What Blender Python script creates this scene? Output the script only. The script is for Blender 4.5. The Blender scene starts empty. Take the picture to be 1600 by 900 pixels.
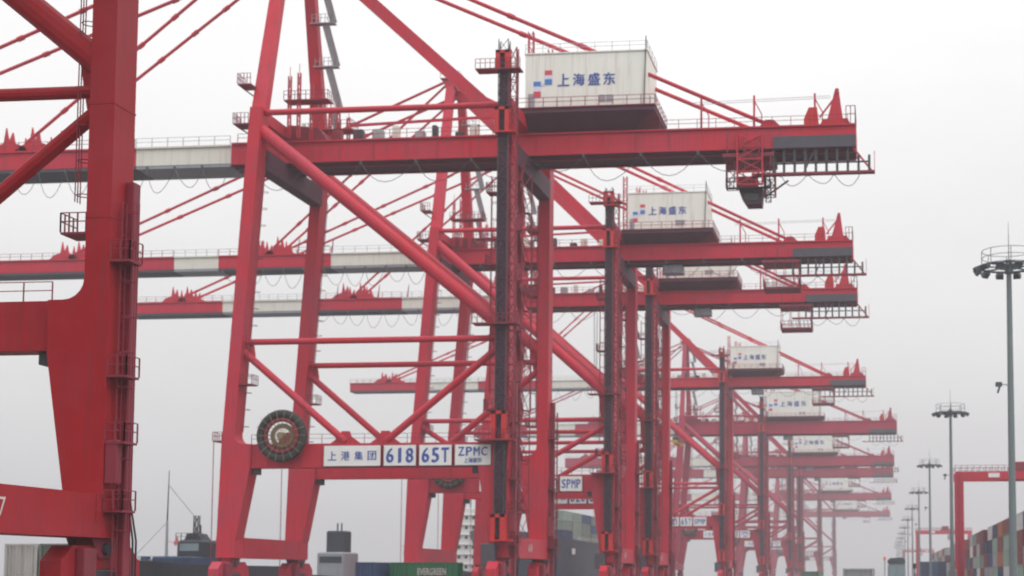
import bpy, math, random
from mathutils import Vector, Matrix
random.seed(7)
S = bpy.context.scene
COL = S.collection

# ------------------------------------------------------------------ camera
cam_d = bpy.data.cameras.new("camera")
cam = bpy.data.objects.new("camera", cam_d); COL.objects.link(cam)
S.camera = cam
cam_d.sensor_width = 36.0
cam_d.lens = 54.0
cam_d.shift_x = -0.2
cam_d.shift_y = 0.1644
cam_d.clip_start = 0.5
cam_d.clip_end = 9000
cam_d.dof.use_dof = True                               # a soft, slightly misfocused snapshot
cam_d.dof.focus_distance = 30.0
cam_d.dof.aperture_fstop = 1.25
CAM_H = 3.5
cam.location = (0, 0, CAM_H)
cam.rotation_euler = (math.radians(90 + 4.454), 0, math.radians(6.236))

# ------------------------------------------------------------------ sky (overcast)
SUN_EL, SUN_AZ = math.radians(52), math.radians(132)      # azimuth clockwise from +Y
W = bpy.data.worlds.new("World"); S.world = W; W.use_nodes = True
nt = W.node_tree; nt.nodes.clear()
out = nt.nodes.new("ShaderNodeOutputWorld")
sky = nt.nodes.new("ShaderNodeTexSky"); sky.sky_type = 'NISHITA'; sky.sun_disc = False
sky.sun_elevation = SUN_EL; sky.sun_rotation = SUN_AZ
sky.air_density = 1.0; sky.dust_density = 5.0; sky.ozone_density = 1.0
hsv = nt.nodes.new("ShaderNodeHueSaturation"); hsv.inputs["Saturation"].default_value = 0.12
nt.links.new(sky.outputs[0], hsv.inputs["Color"])
bg1 = nt.nodes.new("ShaderNodeBackground"); bg1.inputs["Strength"].default_value = 0.05
nt.links.new(hsv.outputs[0], bg1.inputs["Color"])
tc = nt.nodes.new("ShaderNodeTexCoord")
sep = nt.nodes.new("ShaderNodeSeparateXYZ"); nt.links.new(tc.outputs["Generated"], sep.inputs[0])
grad = nt.nodes.new("ShaderNodeMapRange")                   # cloud deck, brighter towards the zenith
grad.inputs["From Min"].default_value = 0.0; grad.inputs["From Max"].default_value = 1.0
grad.inputs["To Min"].default_value = 0.74; grad.inputs["To Max"].default_value = 2.2
nt.links.new(sep.outputs["Z"], grad.inputs["Value"])
mp = nt.nodes.new("ShaderNodeMapping"); mp.inputs["Scale"].default_value = (1.0, 1.0, 3.0)
nt.links.new(tc.outputs["Generated"], mp.inputs[0])
nz = nt.nodes.new("ShaderNodeTexNoise"); nz.inputs["Scale"].default_value = 3.0; nz.inputs["Detail"].default_value = 4
nt.links.new(mp.outputs[0], nz.inputs["Vector"])
nr = nt.nodes.new("ShaderNodeMapRange"); nr.inputs["From Min"].default_value = 0.3; nr.inputs["From Max"].default_value = 0.7
nr.inputs["To Min"].default_value = 0.95; nr.inputs["To Max"].default_value = 1.04
nt.links.new(nz.outputs[0], nr.inputs["Value"])
mul = nt.nodes.new("ShaderNodeMath"); mul.operation = 'MULTIPLY'
nt.links.new(grad.outputs[0], mul.inputs[0]); nt.links.new(nr.outputs[0], mul.inputs[1])
bg2 = nt.nodes.new("ShaderNodeBackground"); bg2.inputs["Color"].default_value = (1.0, 0.992, 0.99, 1)
nt.links.new(mul.outputs[0], bg2.inputs["Strength"])
mixs = nt.nodes.new("ShaderNodeMixShader"); mixs.inputs[0].default_value = 0.88
nt.links.new(bg1.outputs[0], mixs.inputs[1]); nt.links.new(bg2.outputs[0], mixs.inputs[2])
nt.links.new(mixs.outputs[0], out.inputs["Surface"])

# ------------------------------------------------------------------ sun behind the cloud
sun_d = bpy.data.lights.new("sun", 'SUN'); sun_d.energy = 0.8; sun_d.angle = math.radians(25)
sun_d.color = (1.0, 0.97, 0.93)
sun = bpy.data.objects.new("sun", sun_d); COL.objects.link(sun)
d = Vector((math.sin(SUN_AZ) * math.cos(SUN_EL), math.cos(SUN_AZ) * math.cos(SUN_EL), math.sin(SUN_EL)))
sun.rotation_euler = (-d).to_track_quat('-Z', 'Y').to_euler()
S.view_settings.view_transform = 'Standard'
S.view_settings.look = 'None'
S.view_settings.exposure = 0.0
S.view_settings.gamma = 1.0
S.cycles.use_denoising = True
S.cycles.max_bounces = 6
S.cycles.volume_bounces = 1

# ------------------------------------------------------------------ materials
MAT = {}
def mat(name, col, rough=0.55, var=0.12, scale=0.6, streak=0.0, metal=0.0, bump=0.0, dirt=None, spec=0.5, fade=None):
    m = bpy.data.materials.new(name); m.use_nodes = True
    n, l = m.node_tree.nodes, m.node_tree.links
    b = n["Principled BSDF"]
    b.inputs["Roughness"].default_value = rough
    b.inputs["Metallic"].default_value = metal
    b.inputs["Specular IOR Level"].default_value = spec
    t = n.new("ShaderNodeTexCoord")
    g = n.new("ShaderNodeNewGeometry")
    no = n.new("ShaderNodeTexNoise"); no.inputs["Scale"].default_value = scale; no.inputs["Detail"].default_value = 6
    l.new(g.outputs["Position"], no.inputs["Vector"])
    mx = n.new("ShaderNodeMix"); mx.data_type = 'RGBA'
    a = [c * (1 - var) for c in col]; c2 = [min(1, c * (1 + var)) for c in col]
    mx.inputs["A"].default_value = (*a, 1); mx.inputs["B"].default_value = (*c2, 1)
    l.new(no.outputs[0], mx.inputs["Factor"])
    last = mx.outputs["Result"]
    if fade:                                         # large sun-bleached and repainted patches
        nf = n.new("ShaderNodeTexNoise"); nf.inputs["Scale"].default_value = 0.11; nf.inputs["Detail"].default_value = 7; nf.inputs["Roughness"].default_value = 0.65
        l.new(g.outputs["Position"], nf.inputs["Vector"])
        fr = n.new("ShaderNodeMapRange"); fr.inputs["From Min"].default_value = 0.42; fr.inputs["From Max"].default_value = 0.68; fr.inputs["To Max"].default_value = 0.75
        l.new(nf.outputs[0], fr.inputs["Value"])
        mf = n.new("ShaderNodeMix"); mf.data_type = 'RGBA'; mf.inputs["B"].default_value = (*fade, 1)
        l.new(fr.outputs[0], mf.inputs["Factor"]); l.new(last, mf.inputs["A"])
        last = mf.outputs["Result"]
    if streak > 0:                                   # rain streaks and rust running down the paint
        ma = n.new("ShaderNodeMapping"); ma.inputs["Scale"].default_value = (3.0, 3.0, 0.18)
        l.new(g.outputs["Position"], ma.inputs[0])
        ns = n.new("ShaderNodeTexNoise"); ns.inputs["Scale"].default_value = 1.0; ns.inputs["Detail"].default_value = 8
        l.new(ma.outputs[0], ns.inputs["Vector"])
        mr = n.new("ShaderNodeMapRange"); mr.inputs["From Min"].default_value = 0.5; mr.inputs["From Max"].default_value = 0.78
        mr.inputs["To Max"].default_value = streak
        l.new(ns.outputs[0], mr.inputs["Value"])
        m2 = n.new("ShaderNodeMix"); m2.data_type = 'RGBA'
        dc = dirt or (0.10, 0.045, 0.04)
        m2.inputs["B"].default_value = (*dc, 1)
        l.new(mr.outputs[0], m2.inputs["Factor"]); l.new(last, m2.inputs["A"])
        last = m2.outputs["Result"]
    l.new(last, b.inputs["Base Color"])
    if bump > 0:
        bp = n.new("ShaderNodeBump"); bp.inputs["Strength"].default_value = bump; bp.inputs["Distance"].default_value = 0.05
        nb = n.new("ShaderNodeTexNoise"); nb.inputs["Scale"].default_value = scale * 12; nb.inputs["Detail"].default_value = 4
        l.new(g.outputs["Position"], nb.inputs["Vector"]); l.new(nb.outputs[0], bp.inputs["Height"])
        l.new(bp.outputs[0], b.inputs["Normal"])
    MAT[name] = m
    return m

mat("red_near", (0.37, 0.007, 0.014), 0.55, 0.18, 0.35, 0.45, dirt=(0.16,0.03,0.035), spec=0.22, fade=(0.40,0.035,0.05))
mat("red", (0.56, 0.018, 0.040), 0.5, 0.18, 0.25, 0.6, dirt=(0.2,0.05,0.06), spec=0.3, fade=(0.44,0.045,0.085))
mat("red_b", (0.56, 0.016, 0.042), 0.5, 0.14, 0.25, 0.4, dirt=(0.2,0.04,0.06), spec=0.3, fade=(0.42,0.03,0.07))
mat("red_c", (0.40, 0.016, 0.055), 0.55, 0.2, 0.2, 0.5, dirt=(0.15,0.04,0.07), spec=0.3)
mat("red_deep", (0.25, 0.018, 0.04), 0.6, 0.15, 0.4, 0.5)
mat("red_bright", (0.56, 0.016, 0.02), 0.5, 0.1, 0.6, 0.2)
mat("cream", (0.74, 0.73, 0.66), 0.6, 0.06, 0.4, 0.35, dirt=(0.38, 0.34, 0.28))
mat("house_white", (0.80, 0.81, 0.75), 0.55, 0.07, 0.3, 0.5, dirt=(0.48, 0.44, 0.36))
mat("sign_white", (0.80, 0.80, 0.79), 0.5, 0.06, 0.8, 0.35, dirt=(0.5,0.42,0.38))
mat("sign_blue", (0.035, 0.085, 0.36), 0.5, 0.05)
mat("logo_blue", (0.05, 0.20, 0.55), 0.5, 0.05)
mat("logo_red", (0.62, 0.06, 0.10), 0.5, 0.05)
mat("logo_pale", (0.66, 0.68, 0.80), 0.5, 0.05)
mat("white_paint", (0.70, 0.62, 0.60), 0.6, 0.15, 2.0, 0.4, dirt=(0.4,0.2,0.2))
mat("dark_steel", (0.045, 0.05, 0.06), 0.6, 0.3, 1.0)
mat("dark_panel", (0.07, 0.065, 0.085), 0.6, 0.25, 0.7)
mat("mast_dark", (0.055, 0.024, 0.042), 0.7, 0.5, 0.5, 0.5, dirt=(0.15,0.02,0.03), spec=0.2)
mat("shade_and_cab_dark", (0.095, 0.035, 0.06), 0.7, 0.3, 0.5, 0.4)  # dark maroon with underside shade put into the colour; also the cab's colour
mat("rubber", (0.03, 0.035, 0.035), 0.8, 0.2)
mat("brass", (0.22, 0.165, 0.085), 0.6, 0.3, 1.0)
mat("galv", (0.38, 0.40, 0.42), 0.5, 0.15, 1.0, 0.2, metal=0.3)
mat("pole", (0.17, 0.21, 0.22), 0.5, 0.12, 0.8, 0.3, metal=0.2, dirt=(0.12, 0.12, 0.11))
mat("lamp_dark", (0.07, 0.09, 0.10), 0.5, 0.2)
mat("glass", (0.03, 0.045, 0.05), 0.08, 0.1)
mat("pale_glass", (0.24, 0.32, 0.34), 0.12, 0.1)
mat("concrete", (0.13, 0.127, 0.12), 0.85, 0.2, 0.12, 0.0, bump=0.2)
mat("asphalt", (0.055, 0.055, 0.057), 0.85, 0.25, 0.2, bump=0.2)
mat("yellow", (0.62, 0.42, 0.03), 0.55, 0.1)
mat("road_white", (0.7, 0.7, 0.68), 0.7, 0.2, 2.0)
mat("steel_rail", (0.2, 0.19, 0.18), 0.4, 0.2, metal=0.7)
mat("hull_slate", (0.035, 0.055, 0.09), 0.5, 0.2, 0.15, 0.5, dirt=(0.14, 0.13, 0.12))
mat("hull_blue", (0.03, 0.075, 0.17), 0.5, 0.2, 0.3, 0.4)
mat("hull_dark", (0.03, 0.045, 0.06), 0.6, 0.2, 0.3, 0.4)
mat("ship_white", (0.78, 0.78, 0.76), 0.5, 0.05, 0.4, 0.3, dirt=(0.4, 0.33, 0.27))
mat("ship_grey", (0.30, 0.32, 0.36), 0.5, 0.1, 0.4, 0.3)
mat("beacon", (0.8, 0.16, 0.03), 0.4, 0.05)
mat("flag", (0.6, 0.2, 0.2), 0.7, 0.1)
CC = {"blue": (0.04, 0.09, 0.20), "green": (0.02, 0.19, 0.085), "rust red": (0.22, 0.055, 0.05), "grey": (0.36, 0.37, 0.38),
      "white": (0.62, 0.63, 0.61), "orange": (0.40, 0.13, 0.07), "dark blue": (0.02, 0.045, 0.12), "grey green": (0.20, 0.25, 0.22),
      "maroon": (0.15, 0.03, 0.04), "pale green": (0.28, 0.38, 0.32), "violet blue": (0.06, 0.07, 0.26)}
for k, c in CC.items():
    mat("box " + k, c, 0.55, 0.14, 0.5, 0.35)
# water
wm = mat("water", (0.05, 0.065, 0.06), 0.12, 0.15, 0.05, bump=0.6)

# ------------------------------------------------------------------ mesh helpers
class MB:
    def __init__(s): s.v = []; s.f = []
    def _add(s, vs, fs):
        o = len(s.v); s.v += [tuple(p) for p in vs]; s.f += [tuple(i + o for i in q) for q in fs]; return s
    def box(s, x0, x1, y0, y1, z0, z1):
        return s._add([(x0,y0,z0),(x1,y0,z0),(x1,y1,z0),(x0,y1,z0),(x0,y0,z1),(x1,y0,z1),(x1,y1,z1),(x0,y1,z1)],
                      [(0,3,2,1),(4,5,6,7),(0,1,5,4),(1,2,6,5),(2,3,7,6),(3,0,4,7)])
    def bbox(s, x0, x1, y0, y1, z0, z1, b):           # box with chamfered vertical and top edges
        pts = [(x0+b,y0),(x1-b,y0),(x1,y0+b),(x1,y1-b),(x1-b,y1),(x0+b,y1),(x0,y1-b),(x0,y0+b)]
        cx, cy = (x0+x1)/2, (y0+y1)/2
        n = 8; vs = [(x,y,z0) for x,y in pts] + [(x,y,z1-b) for x,y in pts]
        vs += [(cx+(x-cx)*(1-2*b/(x1-x0)), cy+(y-cy)*(1-2*b/(y1-y0)), z1) for x,y in pts]
        fs = [tuple(range(n))[::-1], tuple(range(2*n,3*n))]
        for k in (0, n):
            for i in range(n):
                j = (i+1) % n; fs.append((k+i, k+j, k+n+j, k+n+i))
        return s._add(vs, fs)
    def frame(s, p, q, up=(0,0,1)):
        p, q = Vector(p), Vector(q); a = (q-p).normalized(); u = Vector(up)
        if abs(a.dot(u)) > 0.98: u = Vector((1,0,0))
        r = a.cross(u).normalized(); u = r.cross(a).normalized()
        return p, q, r, u
    def beam(s, p, q, w, h, up=(0,0,1), w2=None, h2=None):
        p, q, r, u = s.frame(p, q, up); w2 = w2 or w; h2 = h2 or h
        vs = []
        for c, ww, hh in ((p,w,h),(q,w2,h2)):
            vs += [c - r*ww/2 - u*hh/2, c + r*ww/2 - u*hh/2, c + r*ww/2 + u*hh/2, c - r*ww/2 + u*hh/2]
        return s._add(vs, [(0,3,2,1),(4,5,6,7),(0,1,5,4),(1,2,6,5),(2,3,7,6),(3,0,4,7)])
    def tube(s, p, q, r, n=8, r2=None):
        p, q, a, u = s.frame(p, q); r2 = r if r2 is None else r2
        vs = []
        for c, rr in ((p,r),(q,r2)):
            vs += [c + (a*math.cos(2*math.pi*i/n) + u*math.sin(2*math.pi*i/n))*rr for i in range(n)]
        fs = [tuple(range(n))[::-1], tuple(range(n,2*n))] + [(i,(i+1)%n,n+(i+1)%n,n+i) for i in range(n)]
        return s._add(vs, fs)
    def path(s, pts, r, n=5):
        vs = []; fs = []
        for k, p in enumerate(pts):
            a = Vector(pts[max(k-1,0)]); b = Vector(pts[min(k+1,len(pts)-1)])
            _, _, x, u = s.frame(a, b, (0.1,1,0.05))
            vs += [Vector(p) + (x*math.cos(2*math.pi*i/n) + u*math.sin(2*math.pi*i/n))*r for i in range(n)]
        for k in range(len(pts)-1):
            for i in range(n):
                j = (i+1) % n; fs.append((k*n+i, k*n+j, (k+1)*n+j, (k+1)*n+i))
        return s._add(vs, fs)
    def prism(s, poly, y0, y1, axes="xz"):             # polygon extruded along the missing axis
        n = len(poly)
        def P(a, b, t):
            return (a, t, b) if axes == "xz" else ((t, a, b) if axes == "yz" else (a, b, t))
        vs = [P(a,b,y0) for a,b in poly] + [P(a,b,y1) for a,b in poly]
        fs = [tuple(range(n)), tuple(range(n,2*n))[::-1]] + [(i,n+i,n+(i+1)%n,(i+1)%n) for i in range(n)]
        return s._add(vs, fs)
    def ring(s, c, R, r, axis='y', n=28, m=6, ry=None):
        ry = ry or r; vs = []; fs = []
        for i in range(n):
            t = 2*math.pi*i/n
            for j in range(m):
                p = 2*math.pi*j/m
                rad = R + r*math.cos(p); w = ry*math.sin(p)
                a, b = rad*math.cos(t), rad*math.sin(t)
                v = (c[0]+a, c[1]+w, c[2]+b) if axis == 'y' else ((c[0]+a, c[1]+b, c[2]+w) if axis == 'z' else (c[0]+w, c[1]+a, c[2]+b))
                vs.append(v)
        for i in range(n):
            for j in range(m):
                fs.append((i*m+j, ((i+1)%n)*m+j, ((i+1)%n)*m+(j+1)%m, i*m+(j+1)%m))
        return s._add(vs, fs)
    def rail(s, pts, h=1.1, step=1.8, r=0.035):        # handrail: posts and two rails along a polyline
        for a, b in zip(pts[:-1], pts[1:]):
            a, b = Vector(a), Vector(b); L = (b-a).length; n = max(1, round(L/step))
            for i in range(n+1):
                p = a.lerp(b, i/n); s.beam(p, p + Vector((0,0,h)), r*2, r*2)
            for z in (h*0.55, h):
                s.beam(a + Vector((0,0,z)), b + Vector((0,0,z)), r*1.5, r*1.5)
        return s
    def ladder(s, p, q, w=0.5, ax=(1,0,0), r=0.035, cage=True):
        p, q, ax = Vector(p), Vector(q), Vector(ax)
        for t in (-0.5, 0.5): s.beam(p+ax*w*t, q+ax*w*t, r*2, r*2)
        n = int((q-p).length/0.6)
        for i in range(n+1):
            c = p.lerp(q, i/max(n,1)); s.beam(c-ax*w/2, c+ax*w/2, r, r)
        return s
    def lattice(s, x0, x1, y0, y1, z0, z1, step=2.0, r=0.09):
        cs = [(x0,y0),(x1,y0),(x1,y1),(x0,y1)]
        for x, y in cs: s.beam((x,y,z0),(x,y,z1), r*1.6, r*1.6)
        n = max(1, round((z1-z0)/step)); h = (z1-z0)/n
        for k in range(n):
            za, zb = z0+k*h, z0+(k+1)*h
            for i in range(4):
                a, b = cs[i], cs[(i+1)%4]
                if k % 2: a, b = b, a
                s.beam((*a,za),(*b,zb), r, r); s.beam((*a,za),(*b,za), r, r)
        return s
    def mesh(s, name, m):
        me = bpy.data.meshes.new(name); me.from_pydata(s.v, [], s.f); me.materials.append(MAT[m]); me.update()
        return me
    def build(s, name, m, parent=None, loc=(0,0,0), smooth=False):
        me = s.mesh(name, m)
        if smooth:
            for p in me.polygons: p.use_smooth = True
        return link(name, me, parent, loc)

def link(name, me, parent=None, loc=(0,0,0), rz=0.0):
    o = bpy.data.objects.new(name, me); COL.objects.link(o); o.location = loc; o.rotation_euler.z = rz
    o.parent = parent
    return o
def tag(o, label=None, cat=None, group=None, kind=None):
    if label: o["label"] = label
    if cat: o["category"] = cat
    if group: o["group"] = group
    if kind: o["kind"] = kind
    return o
def empty(name, loc=(0,0,0), rz=0.0):
    return link(name, None, None, loc, rz)
def copy_tree(o, parent=None):
    c = o.copy(); COL.objects.link(c); c.parent = parent
    for ch in KIDS.get(o.name, []): copy_tree(ch, c)
    return c
KIDS = {}
def index_kids():
    KIDS.clear()
    for o in COL.objects:
        if o.parent: KIDS.setdefault(o.parent.name, []).append(o)
TXT = {}
def glyphs(body, bold):
    c = bpy.data.curves.new("lettering", 'FONT'); c.body = body; c.resolution_u = 3; c.size = 1.0
    o = bpy.data.objects.new("lettering", c); COL.objects.link(o)
    me = bpy.data.meshes.new_from_object(o.evaluated_get(bpy.context.evaluated_depsgraph_get()))
    bpy.data.objects.remove(o)
    vs = [v.co.copy() for v in me.vertices]; fs = [tuple(p.vertices) for p in me.polygons]
    bpy.data.meshes.remove(me)
    V, F = [], []
    for k, dx_ in enumerate((-bold, 0.0, bold) if bold else (0.0,)):   # a heavier stroke: the outline laid over itself
        o_ = len(V); V += [(v.x + dx_, v.y + (k - 1)*bold*0.5, k*0.004) for v in vs]; F += [tuple(i + o_ for i in f) for f in fs]
    return V, F
def text_mesh(body, h, m, bold=0.0, width=None):
    key = (body, h, m, bold, width)
    if key in TXT: return TXT[key]
    V, F = glyphs(body, bold)
    xs = [v[0] for v in V]; ys = [v[1] for v in V]
    sy = h/(max(ys)-min(ys)); sx = (width/(max(xs)-min(xs))) if width else sy
    cx, cy = (max(xs)+min(xs))/2, (max(ys)+min(ys))/2
    me = bpy.data.meshes.new("lettering")
    me.from_pydata([((x-cx)*sx, -z, (y-cy)*sy) for x, y, z in V], [], F)
    me.materials.append(MAT[m]); TXT[key] = me
    return me
def letters(body, h, m, bold, width, parent, loc, fill=0.86):
    """one object per character, in equal cells"""
    n = len(body); cell = width/n
    for i, ch in enumerate(body):
        hh_ = h
        w = cell*fill if ch not in "1" else cell*0.34
        link("letter", text_mesh(ch, hh_, m, bold, w), parent, (loc[0]-width/2+cell*(i+0.5), loc[1], loc[2]))
ORD = ["first","second","third","fourth","fifth","sixth","seventh","eighth","ninth","tenth","eleventh","twelfth","thirteenth","fourteenth",
       "fifteenth","sixteenth","seventeenth","eighteenth","nineteenth","twentieth"] + \
      [t + "-" + u for t in ("twenty","thirty","forty") for u in ("first","second","third","fourth","fifth","sixth","seventh","eighth","ninth")]

# ------------------------------------------------------------------ setting
QX = -80.0                                             # quay edge
def sheet(name, x0, x1, y0, y1, z, m, thick=None):
    b = MB()
    if thick: b.box(x0, x1, y0, y1, z-thick, z)
    else: b._add([(x0,y0,z),(x1,y0,z),(x1,y1,z),(x0,y1,z)], [(0,1,2,3)])
    return tag(b.build(name, m), kind="structure")
sheet("quay_ground", QX, 2500, -2500, 2500, 0.0, "concrete", 5.5)
sheet("water", -2500, QX, -2500, 2500, -3.2, "water")
sheet("yard_road", -30, 12.0, -600, 2400, 0.004, "asphalt")
for i, x in enumerate((-24.0, -18.0, -12.0, -6.0, 0.0, 6.0)):
    b = MB()
    for k in range(60):
        y = -20 + k*12
        b._add([(x-0.08,y,0.009),(x+0.08,y,0.009),(x+0.08,y+5,0.009),(x-0.08,y+5,0.009)], [(0,1,2,3)])
    tag(b.build("lane_marking", "road_white"), kind="structure")
RAIL_L, RAIL_W = -43.6, -75.9
for x in (RAIL_L, RAIL_W):
    b = MB().box(x-0.35, x+0.35, -600, 2400, 0.004, 0.03).box(x-0.05, x+0.05, -600, 2400, 0.031, 0.12)
    tag(b.build("crane_rail", "steel_rail"), kind="structure")
tag(MB().box(QX-0.01, QX+0.6, -600, 2400, 0.004, 0.28).build("quay_kerb", "yellow"), kind="structure")

# ------------------------------------------------------------------ ship-to-shore cranes
HS = 10.3                                              # half the distance between near and far legs
TA = dict(po=(16.1,18.9), tie=31.1, gb=54.65, gt=57.3, hx=-37.2, tail=40.6, house=(0.5,15.5,60.1,66.9), apex=85.0, dx=0.0,
          boom=[(0,12.5,"cream"),(12.5,34,"R"),(34,50,"cream"),(50,68,"R")], trolley=27.8, gw=3.0, cab="cab")
TB = dict(po=(16.9,19.7), tie=28.6, gb=56.0, gt=58.5, hx=-33.0, tail=38.8, house=(1.5,14.8,60.8,66.9), apex=87.0, dx=1.0,
          boom=[(0,18,"cream"),(18,37.5,"R"),(37.5,55,"cream"),(55,75,"R")], trolley=27.0, gw=2.7, cab="basket")
TB2 = dict(TB, boom=[(0,17,"cream"),(17,37,"R"),(37,45,"cream"),(45,85,"R")])
TC = dict(po=(17.0,20.0), tie=29.0, gb=55.2, gt=59.6, hx=-33.0, tail=48.3, house=(0.6,20.9,61.5,70.3), apex=89.0, dx=1.0,
          boom=[(0,18,"cream"),(18,37,"R"),(37,55,"cream"),(55,75,"R")], trolley=28.0, lw=0.8, gw=3.2, cab="basket")

def make_crane(T, R):
    root = empty("quay_crane")
    p0, p1 = T["po"]; gb, gt, gw = T["gb"], T["gt"], T["gw"]; dx = T["dx"]
    topz = gt + 1.9
    def wo(z):                                         # sea side edge of the waterside leg
        if z <= 19: return -34.0 + dx*0.5 + 0.4*(z-5.6)/13.4
        return -33.6 + dx*0.5 + (2.3 + dx*0.5)*(z-19)/37.0
    LW = 1.45 + T.get("lw",0.0)
    def fillet(cx, cz, r, a0, a1, n=5):
        return [(cx + r*math.cos(math.radians(a0+(a1-a0)*i/n)), cz + r*math.sin(math.radians(a0+(a1-a0)*i/n))) for i in range(n+1)]
    for s in (-1, 1):
        y = s*HS
        # landside leg: straight outer edge, inner edge swells to the portal beam
        li = -0.72-T.get("lw",0.0)
        poly = [(0.75,7.9),(0.75,topz),(li,topz),(li,p1+1.2)] + fillet(li-1.2, p1+1.2, 1.2, 0, -90)[1:] + [(li-2.1,p1),(li-2.1,p0),(-1.55,7.9)]
        lg = MB().prism(poly, y-1.2, y+1.2)
        for z in (23.5, 30.0, 38.5, 47.0): lg.box(li-0.03,0.78,y-1.23,y+1.23,z,z+0.12)
        lg = lg.build("leg", R, root)
        ld = MB().ladder((1.05,y-0.3,2.5), (1.05,y-0.3,24.5), 0.5, (0,1,0))
        for z in range(6, 25, 2):
            ld.ring((1.4,y-0.3,z), 0.42, 0.03, 'z', 10, 4)
        for t in (-0.4, 0.0, 0.4):
            ld.beam((1.8,y-0.3+t*0.7,6),(1.8,y-0.3+t*0.7,24.5),0.05,0.05)
        ld.build("ladder", "red_deep", lg)
        ld = MB().ladder((li-0.3,y-0.3,22.8), (li-0.3,y-0.3,gb-3), 0.5, (0,1,0))
        for z in range(25, int(gb)-4, 2):
            ld.ring((li-0.65,y-0.3,z), 0.42, 0.03, 'z', 10, 4)
        for t in (-0.4, 0.0, 0.4):
            ld.beam((li-1.05,y-0.3+t*0.7,24.6),(li-1.05,y-0.3+t*0.7,gb-4.5),0.05,0.05)
        ld.build("ladder", "red_deep", lg)
        for z in (7.0, 10.8, 14.5, 21.0):
            b = MB().box(0.76,1.9,y-1.2,y+0.3,z,z+0.12).rail([(0.8,y-1.2,z+.12),(1.9,y-1.2,z+.12),(1.9,y+0.3,z+.12)],1.1,0.6)
            b.build("landing", "red_deep", lg)
        for z in (22.6, 39.5, 48.0):
            b = MB().box(li-1.5,li-0.01,y-1.2,y+0.6,z,z+0.12).rail([(li,y-1.2,z+.12),(li-1.5,y-1.2,z+.12),(li-1.5,y+0.6,z+.12)],1.1,0.5)
            b.build("landing", "red_deep", lg)
        MB().bbox(0.76,1.25,y+0.35,y+1.15,2.4,p1+7,0.05).build("cable_duct","red_deep",lg)
        MB().bbox(0.76,1.5,y-1.15,y-0.55,8.6,11.0,0.06).build("junction_box","red_deep",lg)
        for q in range(3):
            MB().path([(1.0+0.2*q,y+0.9-0.2*q,8.2),(1.15+0.2*q,y+1.2,5.5),(1.1,y+1.5+0.3*q,3.0),(0.9,y+1.9+0.5*q,1.2)],0.06,5).build("cable","dark_steel",lg)
        # waterside leg
        poly = [(wo(7.9),7.9),(wo(7.9)+2.3,7.9),(wo(p0)+3.6,p0),(wo(p1)+3.6,p1)] + fillet(wo(p1+1.2)+LW+1.2, p1+1.2, 1.2, 270, 180)[1:] + \
               [(wo(topz)+LW,topz),(wo(topz),topz),(wo(19),19)]
        lg = MB().prism(poly, y-1.2, y+1.2).build("leg", R, root)
        ld = MB().ladder((wo(p1)+LW+0.7,y-0.4,p1+1.5), (wo(gb)+LW+0.5,y-0.4,gb-2), 0.5, (0,1,0))
        for z in range(int(p1)+3, int(gb)-3, 2):
            ld.ring((wo(z)+LW+0.95,y-0.4,z), 0.42, 0.03, 'z', 10, 4)
        ld.build("ladder", "red_deep", lg)
        z = p1+7
        MB().box(wo(z)+LW,wo(z)+LW+1.6,y-1.1,y+0.7,z,z+.12).rail([(wo(z)+LW,y-1.1,z+.12),(wo(z)+LW+1.6,y-1.1,z+.12),(wo(z)+LW+1.6,y+0.7,z+.12)],1.1,0.6).build("landing","red_deep",lg)
        z = p1+0.3
        MB().box(wo(z)-1.1,wo(z),y-1.2,y+0.6,z,z+.14).rail([(wo(z),y-1.2,z+.14),(wo(z)-1.1,y-1.2,z+.14),(wo(z)-1.1,y+0.6,z+.14)],1.0,0.6).tube((wo(z)-1.0,y-1.1,z),(wo(z)-1.0,y-1.1,0.1),0.05,6).build("landing","red_deep",lg)
        # portal beam with its walkway
        pb = MB().box(wo(p1)+3.5,-2.8,y-0.85,y+0.85,p0,p1)
        for x in range(-28, -4, 4): pb.box(x-0.06,x+0.06,y-0.93,y+0.93,p0-0.02,p1-0.05)
        pb = pb.build("portal_beam", R, root)
        MB().rail([(wo(p1)+3.5,y-0.8,p1),(-2.8,y-0.8,p1)],1.1,1.7,0.03).build("railing","red_deep",pb)
        for x in (wo(p1)+3.9, -3.3):
            MB().box(x-0.35,x+0.35,y-0.5,y+0.5,p0-0.75,p0-0.03).build("floodlight","dark_steel",pb)
        # bracing in the plane of the frame
        zt = T["tie"]
        MB().tube((wo(zt)+LW-0.2,y,zt),(-0.6,y,zt),0.37,12).build("tie_beam", R, root, smooth=False)
        b = MB().tube((wo(gt)+1.0,y,gt-0.6),(-0.5,y,32.5),0.80,14); b.build("main_brace", R, root)
        fa, fb = -19.0, -14.2
        k1 = MB().tube((wo(29)+LW-0.3,y,zt-1.0),(fa,y,p1+0.25),0.43,10).build("knee_brace", R, root)
        k2 = MB().tube((-0.6,y,zt-0.9),(fb,y,p1+0.25),0.43,10).build("knee_brace", R, root)
        for kb, x in ((k1, fa), (k2, fb)):
            MB().prism([(x-1.9,p1),(x-0.7,p1+0.9),(x-0.5,p1+1.5),(x+0.5,p1+1.5),(x+0.7,p1+0.9),(x+1.9,p1)], y-0.07, y+0.07).build("gusset", R, kb)
        MB().prism([(-0.7,zt-2.2),(-0.7,33.9),(-1.4,33.9),(-2.0,32.9),(-1.5,zt-1.0)], y-0.09, y+0.09).build("gusset", R, root)
        MB().prism([(wo(zt)+LW-.05,zt-2.4),(wo(zt)+LW-.05,zt+0.8),(wo(zt)+LW+1.0,zt-0.4),(wo(zt)+LW+1.2,zt-1.7)], y-0.09, y+0.09).build("gusset", R, root)
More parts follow.
